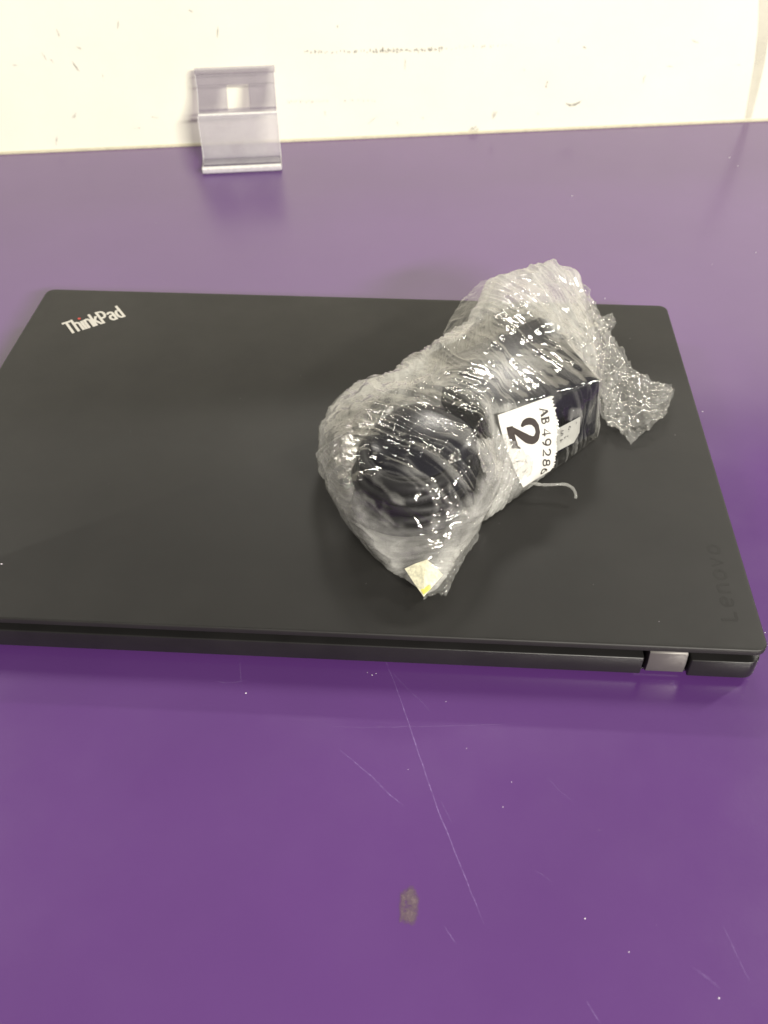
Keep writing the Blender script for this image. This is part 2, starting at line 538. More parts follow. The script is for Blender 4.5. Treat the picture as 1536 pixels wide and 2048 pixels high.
# the curved dash, and the broken lines rubbed off on the panel
q = [on_wall(u, v) for u, v in [(1131, 207), (1140, 210), (1150, 209), (1158, 205), (1164, 201)]]
ww = [.6, 1.9, 1.9, 1.3, .3]
vs = [p + np.array([0, 0, w_ / 2]) + wn * .2 for p, w_ in zip(q, ww)] + [p - np.array([0, 0, w_ / 2]) + wn * .2 for p, w_ in zip(q, ww)]
link('scuff_mark', vs, [(i, 5 + i, 6 + i, i + 1) for i in range(4)], M['scuff'], wall)
for (u0, v0, u1, v1, n_, sz, mt) in ((610, 104, 740, 103, 20, .8, 'scuff'), (742, 103, 890, 98, 26, 1.2, 'scuff'), (575, 203, 660, 202, 22, .8, 'scuff_f'), (690, 201, 760, 200, 8, .7, 'scuff_f'), (895, 96, 1030, 90, 16, .8, 'scuff_f')):
    vs, fs = [], []
    for i in range(n_):
        t = (i + rng.uniform(-.3, .3)) / n_
        c = on_wall(u0 + (u1 - u0) * t, v0 + (v1 - v0) * t + rng.normal(0, 1.2)); o = len(vs)
        a, b = sz * rng.uniform(.3, .9), sz * rng.uniform(.5, 1.5)
        for x, y in blob((0, 0), a, b, rng.uniform(-.3, .3), .6, 10): vs.append(c + wdir * x + np.array([0, 0, y]) + wn * .25)
        fs.append(tuple(range(o, o + 10)))
    link('rubbed_line', vs, fs, M[mt], wall)
# half see-through grey joint strip near the right end of the panel
q = [on_wall(u, v) for u, v in [(1531, -30), (1528, 60), (1520, 120), (1508, 180), (1496, 237)]]
ww = [9, 9, 8, 7, 5]
vs = [p + wdir * w_ / 2 + wn * .5 for p, w_ in zip(q, ww)] + [p - wdir * w_ / 2 + wn * .5 for p, w_ in zip(q, ww)]
link('joint_strip', vs, [(i, 5 + i, 6 + i, i + 1) for i in range(4)], M['strip'], wall)

# ------------------------------------------------------------------ laptop
laptop = empty('laptop', (165, 113, ZT), 'closed matte black laptop lying flat on the purple counter', 'laptop')
lid = prism('lid', rrect(0, -.3, 332.3, 227, 4.5), -3.1, 0, M['lid'], laptop, .8, 4)
# lower half, with a notch in the rear face round each hinge
notch = [(272, 288.5), (41.5, 58)]                     # hinge slots
hx = [(at(1296, 1318, -9)[0], at(1366, 1318, -9)[0])]
n0, n1 = hx[0][0] - 2.0, hx[0][1] + 2.0
m0, m1 = 331 - n1, 331 - n0
r = 5
out = []
for cx, cy, a in ((331.4 - r, 225 - r, 0), (1.7 + r, 225 - r, 90), (1.7 + r, -1.0 + r, 180)):
    for i in range(7):
        t = math.radians(a + 15 * i); out.append((cx + r * math.cos(t), cy + r * math.sin(t)))
out += [(m0, -1.0), (m0, 11), (m1, 11), (m1, -1.0), (n0, -1.0), (n0, 11), (n1, 11), (n1, -1.0)]
for i in range(7):
    t = math.radians(-90 + 15 * i); out.append((331.4 - r + r * math.cos(t), -1.0 + r + r * math.sin(t)))
base = prism('base', out, -15.4, -6.2, M['base'], laptop, .55, 3)
# underside narrows below the rear face
prism('underside', rrect(6, 2, 327, 220, 6), -16.6, -15.35, M['base'], laptop, .4, 2)
prism('gap_shade_fill', rrect(4.0, 3.6, 328, 222, 5), -6.25, -3.05, M['gap'], laptop)  # near-black filler: shade of the gap between lid and base put in as colour
for x, y in ((30, 16), (301, 16), (30, 205), (301, 205)):
    prism('rubber_foot', rrect(x - 14, y - 3.5, x + 14, y + 3.5, 3), ZT + .02, -16.55, M['gap'], laptop)
for a, b in ((n0 + 1.6, n1 - 1.4), (m0 + 1.4, m1 - 1.6)):
    v = []
    prof = [(.9, -3.15), (-.2, -3.9), (-.9, -9), (-.6, -13.8), (.8, -15.3), (10.5, -15.3), (10.5, -3.15)]
    for x in (a, b):
        for y, z in prof: v.append((x, y, z))
    k_ = len(prof)
    h = link('hinge', v, [tuple(range(k_))[::-1], tuple(range(k_, 2 * k_))] + [(i, (i + 1) % k_, k_ + (i + 1) % k_, k_ + i) for i in range(k_)], M['hinge'], laptop)
    bev(h, .0003, 2)

# raised silver logo in the far corner
A0 = at(138, 669, 0); A1 = at(252, 633, 0)
ex = (A1 - A0) / np.linalg.norm(A1 - A0); L = np.linalg.norm(A1 - A0)
ey = np.array([-ex[1], ex[0], 0])
Hh = 12.3
sw = .145
gl = {
    'T': (.62, [[(.02, .92), (.60, .92)], [(.31, .93), (.31, 0)]]),
    'h': (.52, [[(.08, 1), (.08, 0)], [(.08, .50)] + arc(.25, .50, .17, .17, 150, 0, 8) + [(.42, 0)]]),
    'i': (.22, [[(.10, .68), (.10, 0)]]),
    'n': (.52, [[(.08, .70), (.08, 0)], [(.08, .50)] + arc(.25, .50, .17, .17, 150, 0, 8) + [(.42, 0)]]),
    'k': (.52, [[(.08, 1), (.08, 0)], [(.10, .30), (.42, .70)], [(.19, .40), (.45, 0)]]),
    'P': (.60, [[(.08, 1), (.08, 0)], [(.08, .93), (.30, .93)] + arc(.30, .68, .20, .25, 90, -90, 10) + [(.08, .43)]]),
    'a': (.54, [[(.08, .56)] + arc(.25, .52, .17, .15, 160, 0, 8) + [(.42, 0)], [(.42, .40), (.26, .40)] + arc(.24, .22, .16, .18, 100, 270, 8) + [(.42, .07)]]),
    'd': (.52, [[(.42, 1), (.42, 0)], [(.42, .62), (.25, .64)] + arc(.25, .34, .17, .29, 90, 270, 10) + [(.42, .06)]]),
}
word = 'ThinkPad'
tot = sum(gl[c][0] for c in word)
sx = L / tot
x = 0.0
red_c = None
for ch in word:
    wdt, st = gl[ch]
    mapper = lambda X, Y, l, x=x: A0 + ex * ((x + X) * sx) + ey * (Y * Hh) + np.array([0, 0, .22 + .004 * l])
    # widths are given in mm: build in mm space
    st_mm = [([((x + X) * sx, Y * Hh) for X, Y in s], 1.35) for s in st]
    V_, F_ = letter_mesh(st_mm, lambda X, Y, l: A0 + ex * X + ey * Y + np.array([0, 0, .25 + .004 * l]))
    lo = link('logo_letter', V_, F_, M['chrome'], lid)
    md = lo.modifiers.new('thick', 'SOLIDIFY'); md.thickness = .0002; md.offset = -1
    if ch == 'i': red_c = A0 + ex * ((x + .10) * sx) + ey * (.90 * Hh)
    x += wdt
dot = [red_c + .8 * (ex * math.cos(t) + ey * math.sin(t) * 1.15) + np.array([0, 0, .27]) for t in np.linspace(0, 2 * math.pi, 16, endpoint=False)]
link('logo_dot', dot, [tuple(range(16))], M['red'], lid)

# tone-on-tone maker's name along the right edge, read upwards
B0 = at(1478, 1243, 0); B1 = at(1436, 1085, 0)
rx = (B1 - B0); LL = np.linalg.norm(rx); rx /= LL; ry = np.array([-rx[1], rx[0], 0])
g2 = {'L': [[(.1, 1), (.1, .05)], [(.1, .08), (.72, .08)]],
      'e': [[(.2, .40), (.74, .40)], arc(.45, .40, .36, .34, 8, 310, 14)],
      'n': [[(.12, .74), (.12, 0)], [(.12, .45)] + arc(.44, .44, .30, .28, 160, 0, 8) + [(.74, 0)]],
      'o': [arc(.45, .38, .36, .34, 0, 360, 16)],
      'v': [[(.08, .74), (.42, .02), (.76, .74)]]}
V_, F_ = [], []
for i, ch in enumerate('Lenovo'):
    st_mm = [([((i + X * .92) / 6 * LL, Y * 6.2) for X, Y in s], 1.15) for s in g2[ch]]
    v, f = letter_mesh(st_mm, lambda X, Y, l: B0 + rx * X + ry * Y + np.array([0, 0, .03 + .003 * l]))
    o = len(V_); V_ += v; F_ += [tuple(o + q for q in z) for z in f]
mk = link('maker_name', V_, F_, M['ghost'], lid)
if mk.data.polygons[0].normal.z < 0: mk.data.flip_normals()
dv, df_ = [], []
for _ in range(14):
    p = (rng.uniform(4, 327), rng.uniform(4, 222), 0); r_ = rng.uniform(.05, .10); o = len(dv)
    for i in range(5):
        t = 2 * math.pi * i / 5; dv.append((p[0] + r_ * math.cos(t), p[1] + r_ * math.sin(t), .02))
    dv.append((p[0], p[1], .02 + r_ * .6)); df_ += [(o + i, o + (i + 1) % 5, o + 5) for i in range(5)]
for u, v, r_ in ((3, 1128, .5), (1318, 1243, .2), (1350, 870, .22), (1260, 677, .22)):
    p = at(u, v, 0); o = len(dv)
    for i in range(5):
        t = 2 * math.pi * i / 5; dv.append((p[0] + r_ * math.cos(t), p[1] + .5 * r_ * math.sin(t), .02))
    dv.append((p[0], p[1], .02 + r_ * .6)); df_ += [(o + i, o + (i + 1) % 5, o + 5) for i in range(5)]
d2 = link('lint', dv, df_, M['dust'], lid); d2['kind'] = 'stuff'

# ------------------------------------------------------------------ wrapped bundle
bundle = empty('wrapped_bundle', (225, 95, 0), 'black power adapter bundled in crinkled clear stretch film on the laptop lid', 'wrapped bundle')
# black adapter block (only its right end shows clearly)
T0 = np.array([281, 115, 31.]); T1 = np.array([235, 85, 31.0]); T2 = np.array([216, 131, 29.5]); T3 = np.array([261, 166, 31.])
G0 = np.array([283.5, 115.5, 1.5]); G1 = np.array([238, 76, 2.5]); G2 = np.array([214, 134, 2.]); G3 = np.array([263, 168, 1.5])
bv = [G0, G1, G2, G3, T0, T1, T2, T3]
brick = link('adapter_body', bv, [(0, 1, 2, 3), (7, 6, 5, 4), (0, 4, 5, 1), (1, 5, 6, 2), (2, 6, 7, 3), (3, 7, 4, 0)], M['brick'], bundle)
bev(brick, .0016, 3)


# coiled black lead beside it
def tube(name, pts, rad, mat, parent, seg=8, closed=False):
    P = np.array(pts, float); n = len(P)
    T = np.gradient(P, axis=0)
    if closed: T = np.roll(P, -1, 0) - np.roll(P, 1, 0)
    T /= np.linalg.norm(T, axis=1)[:, None] + 1e-9
    up = np.array([.13, .21, .97]); V, Fc = [], []
    rr = np.full(n, rad) if np.isscalar(rad) else np.array(rad)
    for i in range(n):
        a = np.cross(T[i], up); a /= np.linalg.norm(a) + 1e-9; b = np.cross(a, T[i])
        for j in range(seg):
            t = 2 * math.pi * j / seg; V.append(P[i] + rr[i] * (a * math.cos(t) + b * math.sin(t)))
    for i in range(n if closed else n - 1):
        for j in range(seg):
            k2 = (i + 1) % n
            Fc.append((i * seg + j, i * seg + (j + 1) % seg, k2 * seg + (j + 1) % seg, k2 * seg + j))
    if not closed:
        Fc.append(tuple(range(seg))[::-1]); Fc.append(tuple(range((n - 1) * seg, n * seg)))
    return link(name, V, Fc, mat, parent, smooth=True)


CC = np.array([203.5, 64.0, 0])
pts = []
turns = 9
for i in range(turns * 36):
    t = i / 36 * 2 * math.pi; lv = i / 36
    rad = 22.5 - 4.6 * (lv % 2.0) + .8 * math.sin(t * 2.3) - 3.2 * max(0, lv / turns - .5)
    z = 5 + 2.75 * lv + 1.2 * math.sin(t + lv)
    pts.append((CC[0] + rad * 1.02 * math.cos(t), CC[1] + rad * .96 * math.sin(t), min(z, 28.5)))
P_ = np.array(pts); kern = np.ones(15) / 15
P_[:, 2] = np.convolve(np.pad(P_[:, 2], 7, mode='edge'), kern, 'valid')
tube('coiled_cable', P_, 2.7, M['cable'], bundle)
# plug body lying in the middle of the coil
pv = []
NU, NW = 24, 10
for k_ in range(NW):
    ph_ = -1.25 + 2.5 * k_ / (NW - 1)
    cr = np.sign(math.cos(ph_)) * abs(math.cos(ph_)) ** .5; cz = np.sign(math.sin(ph_)) * abs(math.sin(ph_)) ** .7
    for j in range(NU):
        t = 2 * math.pi * j / NU
        ca_, sa_ = np.sign(math.cos(t)) * abs(math.cos(t)) ** .75, np.sign(math.sin(t)) * abs(math.sin(t)) ** .75
        x_, y_ = 23 * cr * ca_, 22 * cr * sa_
        pv.append((CC[0] + 3 + x_ * .8 + y_ * .6, CC[1] + 9 - x_ * .6 + y_ * .8, 20 + 14.0 * cz + .10 * (x_ * .2 + y_)))
pf = [(k_ * NU + j, k_ * NU + (j + 1) % NU, (k_ + 1) * NU + (j + 1) % NU, (k_ + 1) * NU + j) for k_ in range(NW - 1) for j in range(NU)]
pf += [tuple(range(NU))[::-1], tuple(range((NW - 1) * NU, NW * NU))]
link('plug', pv, pf, M['brick'], bundle, smooth=True)

# ---- taut film round everything: hull pieces, fused, smoothed, then wrinkled


def hull(points):
    bm = bmesh.new()
    for p in points: bm.verts.new(p)
    r = bmesh.ops.convex_hull(bm, input=bm.verts)
    bmesh.ops.delete(bm, geom=[g for g in set(r['geom_interior'] + r['geom_unused']) if isinstance(g, bmesh.types.BMVert)], context='VERTS')
    me = bpy.data.meshes.new('hull_tmp'); bm.to_mesh(me); bm.free(); return me


def A(u, v, z): return tuple(at(u, v, z))


pieces = []
# round the adapter
pieces.append([tuple(p) for p in (T0 + [1.2, -.6, 1], T1 + [-8, -6, 8], T2 + [-6, 3, 6], T3 + [1, 2, 1], G0 + [1.4, -1, -1], G1 + [-8, -6, -2], G2 + [-8, 0, 0], G3 + [1, 2, -1])]
              + [A(1000, 1008, 2), A(965, 1050, 2)])
# lump at the far end
pieces.append([A(1105, 520, 34), A(1060, 530, 36), A(1010, 548, 36), A(975, 560, 33), A(1150, 540, 27), A(1174, 590, 20), A(1190, 650, 14), A(1050, 650, 38), A(1100, 640, 36),
               (238, 195, 1), (250, 206, 1), (276, 204, 1), (288, 188, 1), (284, 150, 1), (215, 150, 1), A(930, 660, 30), A(960, 740, 37), A(1200, 720, 18)])
# neck between the two
pieces.append([A(840, 702, 26), A(890, 668, 28), A(930, 640, 30), A(760, 760, 30), A(1000, 760, 39), A(960, 850, 41), A(870, 790, 41), (190, 130, 1), (225, 165, 1), (240, 110, 1), (215, 70, 1), A(1020, 650, 37)])
# lump round the coil
pieces.append([A(632, 915, 15), A(636, 850, 18), A(668, 792, 21), A(742, 748, 24), A(655, 980, 10), A(694, 1050, 6), A(738, 1108, 2), A(800, 1160, 1),
               *[(CC[0] + 1 + r_ * math.cos(t), CC[1] + 2 + r_ * math.sin(t), z_) for r_, z_ in ((16, 38.5), (25, 34.5), (31, 27), (34.5, 17)) for t in np.linspace(0, 2 * math.pi, 14, endpoint=False)],
               (203, 97, 38), (224, 95, 40), (188, 90, 36), (230, 80, 39), A(960, 1050, 2), A(930, 1105, 2), A(860, 1130, 10), A(940, 1040, 22), (172, 125, 1), (200, 135, 1), (226, 100, 1), (165, 100, 2)])
# drawn-out tip at the near end
pieces.append([A(850, 1190, 3), A(882, 1176, 4), A(815, 1150, 5), A(860, 1185, .6), A(925, 1105, 3), A(780, 1080, 12), A(870, 1080, 16), A(920, 1060, 14), A(740, 1100, 2)])
bm = bmesh.new()
for pc in pieces:
    me = hull(pc); bm.from_mesh(me); bpy.data.meshes.remove(me)
bmesh.ops.recalc_face_normals(bm, faces=bm.faces)
tmp_me = bpy.data.meshes.new('film_tmp'); bm.to_mesh(tmp_me); bm.free()
tmp = bpy.data.objects.new('film_tmp', tmp_me); S.collection.objects.link(tmp)
r = tmp.modifiers.new('r', 'REMESH'); r.mode = 'VOXEL'; r.voxel_size = 1.0
s = tmp.modifiers.new('s', 'SMOOTH'); s.factor = .5; s.iterations = 26
s2 = tmp.modifiers.new('d', 'SUBSURF'); s2.levels = 1; s2.render_levels = 1
dg = bpy.context.evaluated_depsgraph_get()
ev = tmp.evaluated_get(dg).to_mesh()
nv = len(ev.vertices)
co = np.empty(nv * 3); ev.vertices.foreach_get('co', co); co = co.reshape(-1, 3)
no = np.empty(nv * 3); ev.vertices.foreach_get('normal', no); no = no.reshape(-1, 3)
nl = len(ev.loops); li = np.empty(nl, int); ev.loops.foreach_get('vertex_index', li)
faces = li.reshape(-1, 4)
bpy.data.objects.remove(tmp); bpy.data.meshes.remove(tmp_me)

uu = (T1 - T0) / np.linalg.norm(T1 - T0); vv = np.array([-uu[1], uu[0], 0]) * -1
vv = (T3 - T0) / np.linalg.norm(T3 - T0)


def film_fields(p):
    """cloudiness from how far the film stands off the black contents, and region weights"""
    # adapter top / coil
    rel = p - CC; rr = np.hypot(rel[:, 0], rel[:, 1])
    th = np.arctan2(rel[:, 1], rel[:, 0])
    dc = np.hypot((p[:, 0] - 205) / .98, (p[:, 1] - 65) / 1.10)
    coil = sst(p[:, 2], 13, 21) * sst(33 - dc + 4.0 * fbm(p * .12, 3), 0, 7)
    a = (p - T0) @ uu; b = (p - T0) @ vv
    bw = 3.0 * fbm(p * .15 + 5, 3)
    onbrick = sst(a + bw, -3, 2) * sst(62 - a + bw, 0, 12) * sst(b + bw * .6, -13, -7) * sst(56 - b + 2 * bw, 0, 9) * sst(p[:, 2], 22, 28)
    front = sst(a + bw * .3, -2.5, .5) * sst(38 - a + bw * 2, 0, 10) * sst(7 - b, 0, 5) * sst(p[:, 2], -2, 1) * sst(9 - np.abs((p[:, 2] - 20) * .3), 0, 4)
    dark = np.clip(1.15 * coil + 1.1 * onbrick + 1.2 * front, 0, 1)
    return dark, coil, onbrick, rr, th, a, b


def shell(name, offset, seed, amp, mat, parent):
    p = co.copy()
    dark, coil, onb, rr, th, a, b = film_fields(p)
    q = p + seed * 31.7
    # broad slack, then streaks along three pull directions, then fine crumple
    wq = np.stack([fbm(q * .05 + 3, 2), fbm(q * .05 + 40, 2), fbm(q * .05 + 80, 2)], 1) * 2.2
    cs, sn = np.cos(th), np.sin(th)

    def streaks(across, along, third, k1, k2):
        """long taut pulls: sharp crests, smooth in between"""
        g = np.stack([across * k1, along * k2, third + seed * 3.7], 1)
        big = (1 - np.abs(vnoise(g))) ** 10
        sml = (1 - np.abs(vnoise(g * np.array([2.3, 1.6, 1]) + 31))) ** 7
        tny = (1 - np.abs(vnoise(g * np.array([5.1, 2.6, 1]) + 77))) ** 5
        gate = sst(vnoise(g * np.array([.35, .9, 1]) + 11), -.5, .4)
        fct = 1 - np.abs(vnoise(g * np.array([1.25, 1.5, 1]) + 140)) + .28 * (1 - np.abs(vnoise(g * np.array([2.6, 2.0, 1]) + 170)))
        return big * (.4 + .6 * gate), sml * gate, tny, fct
    pw = p + wq
    fam = [
        streaks(pw @ uu, pw @ vv, p[:, 2] * .03, .15, .018),                                       # across the adapter
        streaks(pw @ np.array([.55, .83, 0]), pw @ np.array([.83, -.55, 0]), p[:, 2] * .03, .20, .026),   # diagonal over the coil
        streaks(rr + wq[:, 0] - .5 * p[:, 2], cs * 22 + sn * 9, sn * 1.3, .22, .045),                     # round the coil
        streaks(cs * 26 + sn * 14 + wq[:, 1], rr + p[:, 2] * .6, sn * 2.0, .24, .030),                    # radial pleats
    ]
    wl = sst(64 - rr, 0, 24)
    rim = wl * (1 - coil)
    side = sst(np.sin(th - .8) + .5 * fbm(q * .03, 2), -.1, .5)
    wts = [1 - wl, wl * coil, rim * (1 - side), rim * side]
    big = sum(w_ * f_[0] for w_, f_ in zip(wts, fam)); sml = sum(w_ * f_[1] for w_, f_ in zip(wts, fam)); tny = sum(w_ * f_[2] for w_, f_ in zip(wts, fam))
    d = 1.5 * fbm(q * .05, 2) + .7 * fbm(q * .13 + 5, 2)
    d += amp * (1.5 * big + .8 * sml + .12 * tny - .6)
    fct = sum(w_ * f_[3] for w_, f_ in zip(wts, fam))                                            # facets between creases
    d += amp * (1.15 * fct + .4 * (1 - np.abs(vnoise(q * .16 + 51))) - 1.1)
    d = d * (.35 + .65 * sst(p[:, 2], 1, 7)) * (1 - .5 * onb)
    pp = p + no * (d + offset)[:, None]
    pp[:, 2] = np.maximum(pp[:, 2], .06 + (.05 if offset < 0 else 0))
    veil = .16 + .66 * sst(fbm(q * .06 + 9, 3), -.45, .45)                                          # how many plies lie here
    st = np.clip(.75 * big + .7 * sml + .35 * tny, 0, 1)
    lay = (1 - dark) * np.clip(veil + .75 * st - .12, .05, 1) + dark * np.clip(.9 * big * sst(veil, .45, .7) + .5 * sml * sst(veil, .5, .7) - .14, 0, .42)
    lay *= 1 - .55 * np.clip(onb, 0, 1)
    me = bpy.data.meshes.new(name)
    wv = np.stack([pp[:, 0] * .001, pp[:, 1] * .001, (pp[:, 2] - ZT) * .001], 1)
    me.vertices.add(len(wv)); me.vertices.foreach_set('co', wv.ravel())
    me.loops.add(faces.size); me.loops.foreach_set('vertex_index', faces.ravel())
    me.polygons.add(len(faces)); me.polygons.foreach_set('loop_start', np.arange(0, faces.size, 4))
    me.update(calc_edges=True); me.validate()
    me.polygons.foreach_set('use_smooth', np.ones(len(faces), bool))
    at_ = me.attributes.new('layers', 'FLOAT', 'POINT'); at_.data.foreach_set('value', np.clip(lay, 0, 1).astype(np.float32))
    me.materials.append(mat)
    o = bpy.data.objects.new(name, me); S.collection.objects.link(o)
    o.parent = parent; o.matrix_parent_inverse = parent_inv(parent)
    return o


film = shell('stretch_film', 0.4, 1.0, .9, M['film'], bundle)
shell('film_underlayer', -.9, 2.3, .75, M['film_in'], bundle)


# ---- loose ends: lofted sheets with crumple
def sheet(name, ca, cb, nu, nv_, mat, amp, seed, layers=.8, freq=.16, parent=bundle, rough_edge=1.0, minz=.15):
    ca = np.array([at(*p) for p in ca]); cb = np.array([at(*p) for p in cb])

    def rs(c, n_):
        d = np.r_[0, np.cumsum(np.linalg.norm(np.diff(c, axis=0), axis=1))]; t = np.linspace(0, d[-1], n_)
        return np.stack([np.interp(t, d, c[:, k]) for k in range(3)], 1)
    a, b = rs(ca, nu), rs(cb, nu)
    t = np.linspace(0, 1, nv_)[None, :, None]
    g = a[:, None] * (1 - t) + b[:, None] * t
    p = g.reshape(-1, 3); q = p + seed * 13.1
    edge = np.minimum(t, 1 - t).repeat(nu, 0).reshape(-1)
    rd = ridge(q * freq, 3, .6) - .55
    dz = amp * (2.2 * rd + .6 * fbm(q * freq * 3, 3))
    p = p + np.stack([rough_edge * fbm(q * .35 + 7, 3), rough_edge * fbm(q * .35 + 70, 3), dz], 1)
    p[:, 2] = np.maximum(p[:, 2], minz)
    f = [(i * nv_ + j, i * nv_ + j + 1, (i + 1) * nv_ + j + 1, (i + 1) * nv_ + j) for i in range(nu - 1) for j in range(nv_ - 1)]
    o = link(name, p, f, mat, parent, smooth=True)
    lay = layers * (.55 + .7 * sst(fbm(q * .13 + 3, 3), -.4, .5)) + .35 * sst(.08 - edge, 0, .08)
    at_ = o.data.attributes.new('layers', 'FLOAT', 'POINT'); at_.data.foreach_set('value', np.clip(lay, 0, 1).astype(np.float32))
    return o


# tail thrown out to the right of the adapter (two plies)
tailA = [(1165, 560, 22), (1190, 610, 18), (1225, 672, 13), (1268, 735, 10), (1300, 757, 9), (1345, 768, 9)]
tailB = [(1130, 690, 28), (1185, 745, 26), (1204, 790, 18), (1212, 842, 6), (1262, 886, 2), (1335, 828, 6)]
sheet('loose_film', tailA, tailB, 130, 110, M['film_loose'], 2.4, 1, .85, .12)
sheet('loose_film', [(1175, 590, 17), (1215, 660, 10), (1262, 738, 6), (1290, 760, 6), (1352, 776, 6)],
      [(1190, 760, 14), (1203, 830, 6), (1240, 868, 2), (1275, 850, 3), (1330, 832, 3)], 110, 100, M['film_loose'], 2.0, 4, .6, .2)
# little curl sticking out
sheet('loose_film', [(1192, 640, 17), (1208, 632, 17), (1226, 628, 16), (1232, 645, 13)], [(1198, 652, 16), (1212, 648, 17), (1218, 655, 15), (1222, 661, 12)], 30, 20, M['film_loose'], 1.2, 7, 1, .5)
# single clear ply at the far left corner
sheet('loose_film', [(962, 562, 33), (925, 598, 30), (903, 635, 28), (885, 668, 27)], [(1000, 552, 36), (968, 610, 36), (945, 650, 35), (905, 690, 32)], 60, 40, M['film_clear'], .7, 9, .5, .1, rough_edge=.4)
# ruffled near tip
sheet('loose_film', [(962, 1040, 6), (958, 1075, 3), (934, 1110, 2), (905, 1160, 2), (893, 1188, 1)], [(905, 1040, 22), (890, 1085, 16), (870, 1120, 10), (862, 1160, 6), (848, 1197, 1)], 90, 60, M['film_loose'], 1.6, 12, .75, .3)
# thread of twisted film
th_px = [(1035, 966, 6), (1060, 966, 6), (1085, 970, 6.5), (1110, 969, 7), (1132, 968, 7), (1146, 976, 6), (1152, 988, 4.5), (1151, 998, 3)]
P_ = np.array([at(*p) for p in th_px]); t = np.linspace(0, len(P_) - 1, 60)
P_ = np.stack([np.interp(t, np.arange(len(P_)), P_[:, k]) for k in range(3)], 1)
P_ = np.stack([np.convolve(np.pad(P_[:, k], 3, mode='edge'), np.ones(7) / 7, 'valid') for k in range(3)], 1)
thr = tube('film_thread', P_, .55 + .22 * rng.random(60), M['film_loose'], bundle, 7)
a_ = thr.data.attributes.new('layers', 'FLOAT', 'POINT'); a_.data.foreach_set('value', np.full(len(thr.data.vertices), 1.0, np.float32))

from mathutils.bvhtree import BVHTree
_bv = BVHTree.FromPolygons([tuple(v.co) for v in film.data.vertices], [tuple(f) for f in faces])


def drape(p, gap):
    """lay a point on the outside of the wrapped surface (gap in mm)"""
    p = np.array(p, float); d = p - CAM; dist = np.linalg.norm(d); d /= dist
    hit = _bv.ray_cast(Vector(W(CAM)), Vector(d))
    if hit[0] is not None and hit[3] * 1000 - gap < dist:
        return CAM + d * (hit[3] * 1000 - gap)
    return p


# ---- paper label: runs down the front of the adapter, printed sideways
LT = [(995, 830), (1102, 791)]
# rows going down the label: left pixel, right pixel, height at the left, height at the right
rows = [((995, 830, 37.6), (1103, 791, 33.6)), ((999, 850, 34.5), (1111, 822, 29)), ((1006, 878, 28), (1114, 857, 21.5)), ((1016, 905, 21.5), (1113, 895, 12.5)),
        ((1026, 932, 15), (1109, 930, 5)), ((1036, 955, 9), (1101, 941, 3.2)), ((1046, 975, 4), (1078, 955, 2.4))]
RL = np.array([at(*r_[0]) for r_ in rows]); RR = np.array([at(*r_[1]) for r_ in rows])
sl = np.r_[0, np.cumsum(np.linalg.norm(np.diff((RL + RR) / 2, axis=0), axis=1))]
LEN = sl[-1]
# rest the label on the film: drape a coarse grid, then smooth the stand-off
gs, gt = 24, 14
G = np.zeros((gs, gt, 3)); dd = np.zeros((gs, gt))
for i in range(gs):
    for j in range(gt):
        s_ = LEN * i / (gs - 1); t_ = j / (gt - 1)
        l_ = np.array([np.interp(s_, sl, RL[:, k]) for k in range(3)]); r_ = np.array([np.interp(s_, sl, RR[:, k]) for k in range(3)])
        G[i, j] = l_ * (1 - t_) + r_ * t_
        dd[i, j] = np.linalg.norm(drape(G[i, j], .5) - CAM)
d0 = dd.copy()
for _ in range(30):
    e_ = np.pad(dd, 1, mode='edge')
    dd = np.minimum((e_[:-2, 1:-1] + e_[2:, 1:-1] + e_[1:-1, :-2] + e_[1:-1, 2:]) / 4, d0)
for i in range(gs):
    for j in range(gt):
        d_ = G[i, j] - CAM; G[i, j] = CAM + d_ / np.linalg.norm(d_) * dd[i, j]


def label_pt(s_, t_, lift=0.0):
    """s_ mm down the label, t_ 0..1 from its left edge to its right edge"""
    fi = np.clip(s_ / LEN * (gs - 1), 0, gs - 1.001); fj = np.clip(t_, -.04, 1.04) * (gt - 1)
    i0 = int(fi); j0 = int(np.clip(fj, 0, gt - 1.001)); fi -= i0; fj -= j0
    p = (G[i0, j0] * (1 - fi) + G[i0 + 1, j0] * fi) * (1 - fj) + (G[i0, j0 + 1] * (1 - fi) + G[i0 + 1, j0 + 1] * fi) * fj
    n_ = np.array([.42, -.72, .55])
    return p + n_ * lift / np.linalg.norm(n_)


ns, nt = 60, 40
lv, lf = [], []
for i in range(ns):
    for j in range(nt):
        t_ = j / (nt - 1)
        if j == nt - 1: t_ += .018 * (1 if i % 2 else -1) + .012 * rng.normal()
        lv.append(label_pt(LEN * i / (ns - 1), t_, .15))
lf = [(i * nt + j, (i + 1) * nt + j, (i + 1) * nt + j + 1, i * nt + j + 1) for i in range(ns - 1) for j in range(nt - 1)]
label = link('paper_label', lv, lf, M['paper'], bundle, smooth=True)
md = label.modifiers.new('thick', 'SOLIDIFY'); md.thickness = .00012; md.offset = -1
label['label'] = 'white paper label printed with a large black two and a serial number'
# ply pulled over the foot of the paper label
cover = sheet('loose_film', [(1010, 868, 27), (1045, 895, 22), (1070, 925, 13), (1052, 965, 5)], [(950, 880, 36), (965, 940, 24), (985, 985, 9), (992, 1010, 3)], 70, 60, M['film_loose'], 1.1, 15, 1.0, .25, rough_edge=1.5)
for v_ in cover.data.vertices:
    p_ = np.array(v_.co) * 1000 + [0, 0, ZT]
    w_ = W(drape(p_, 1.9 + .9 * float(fbm(p_[None] * .4, 2)[0]))); v_.co = w_
LW = 26.0


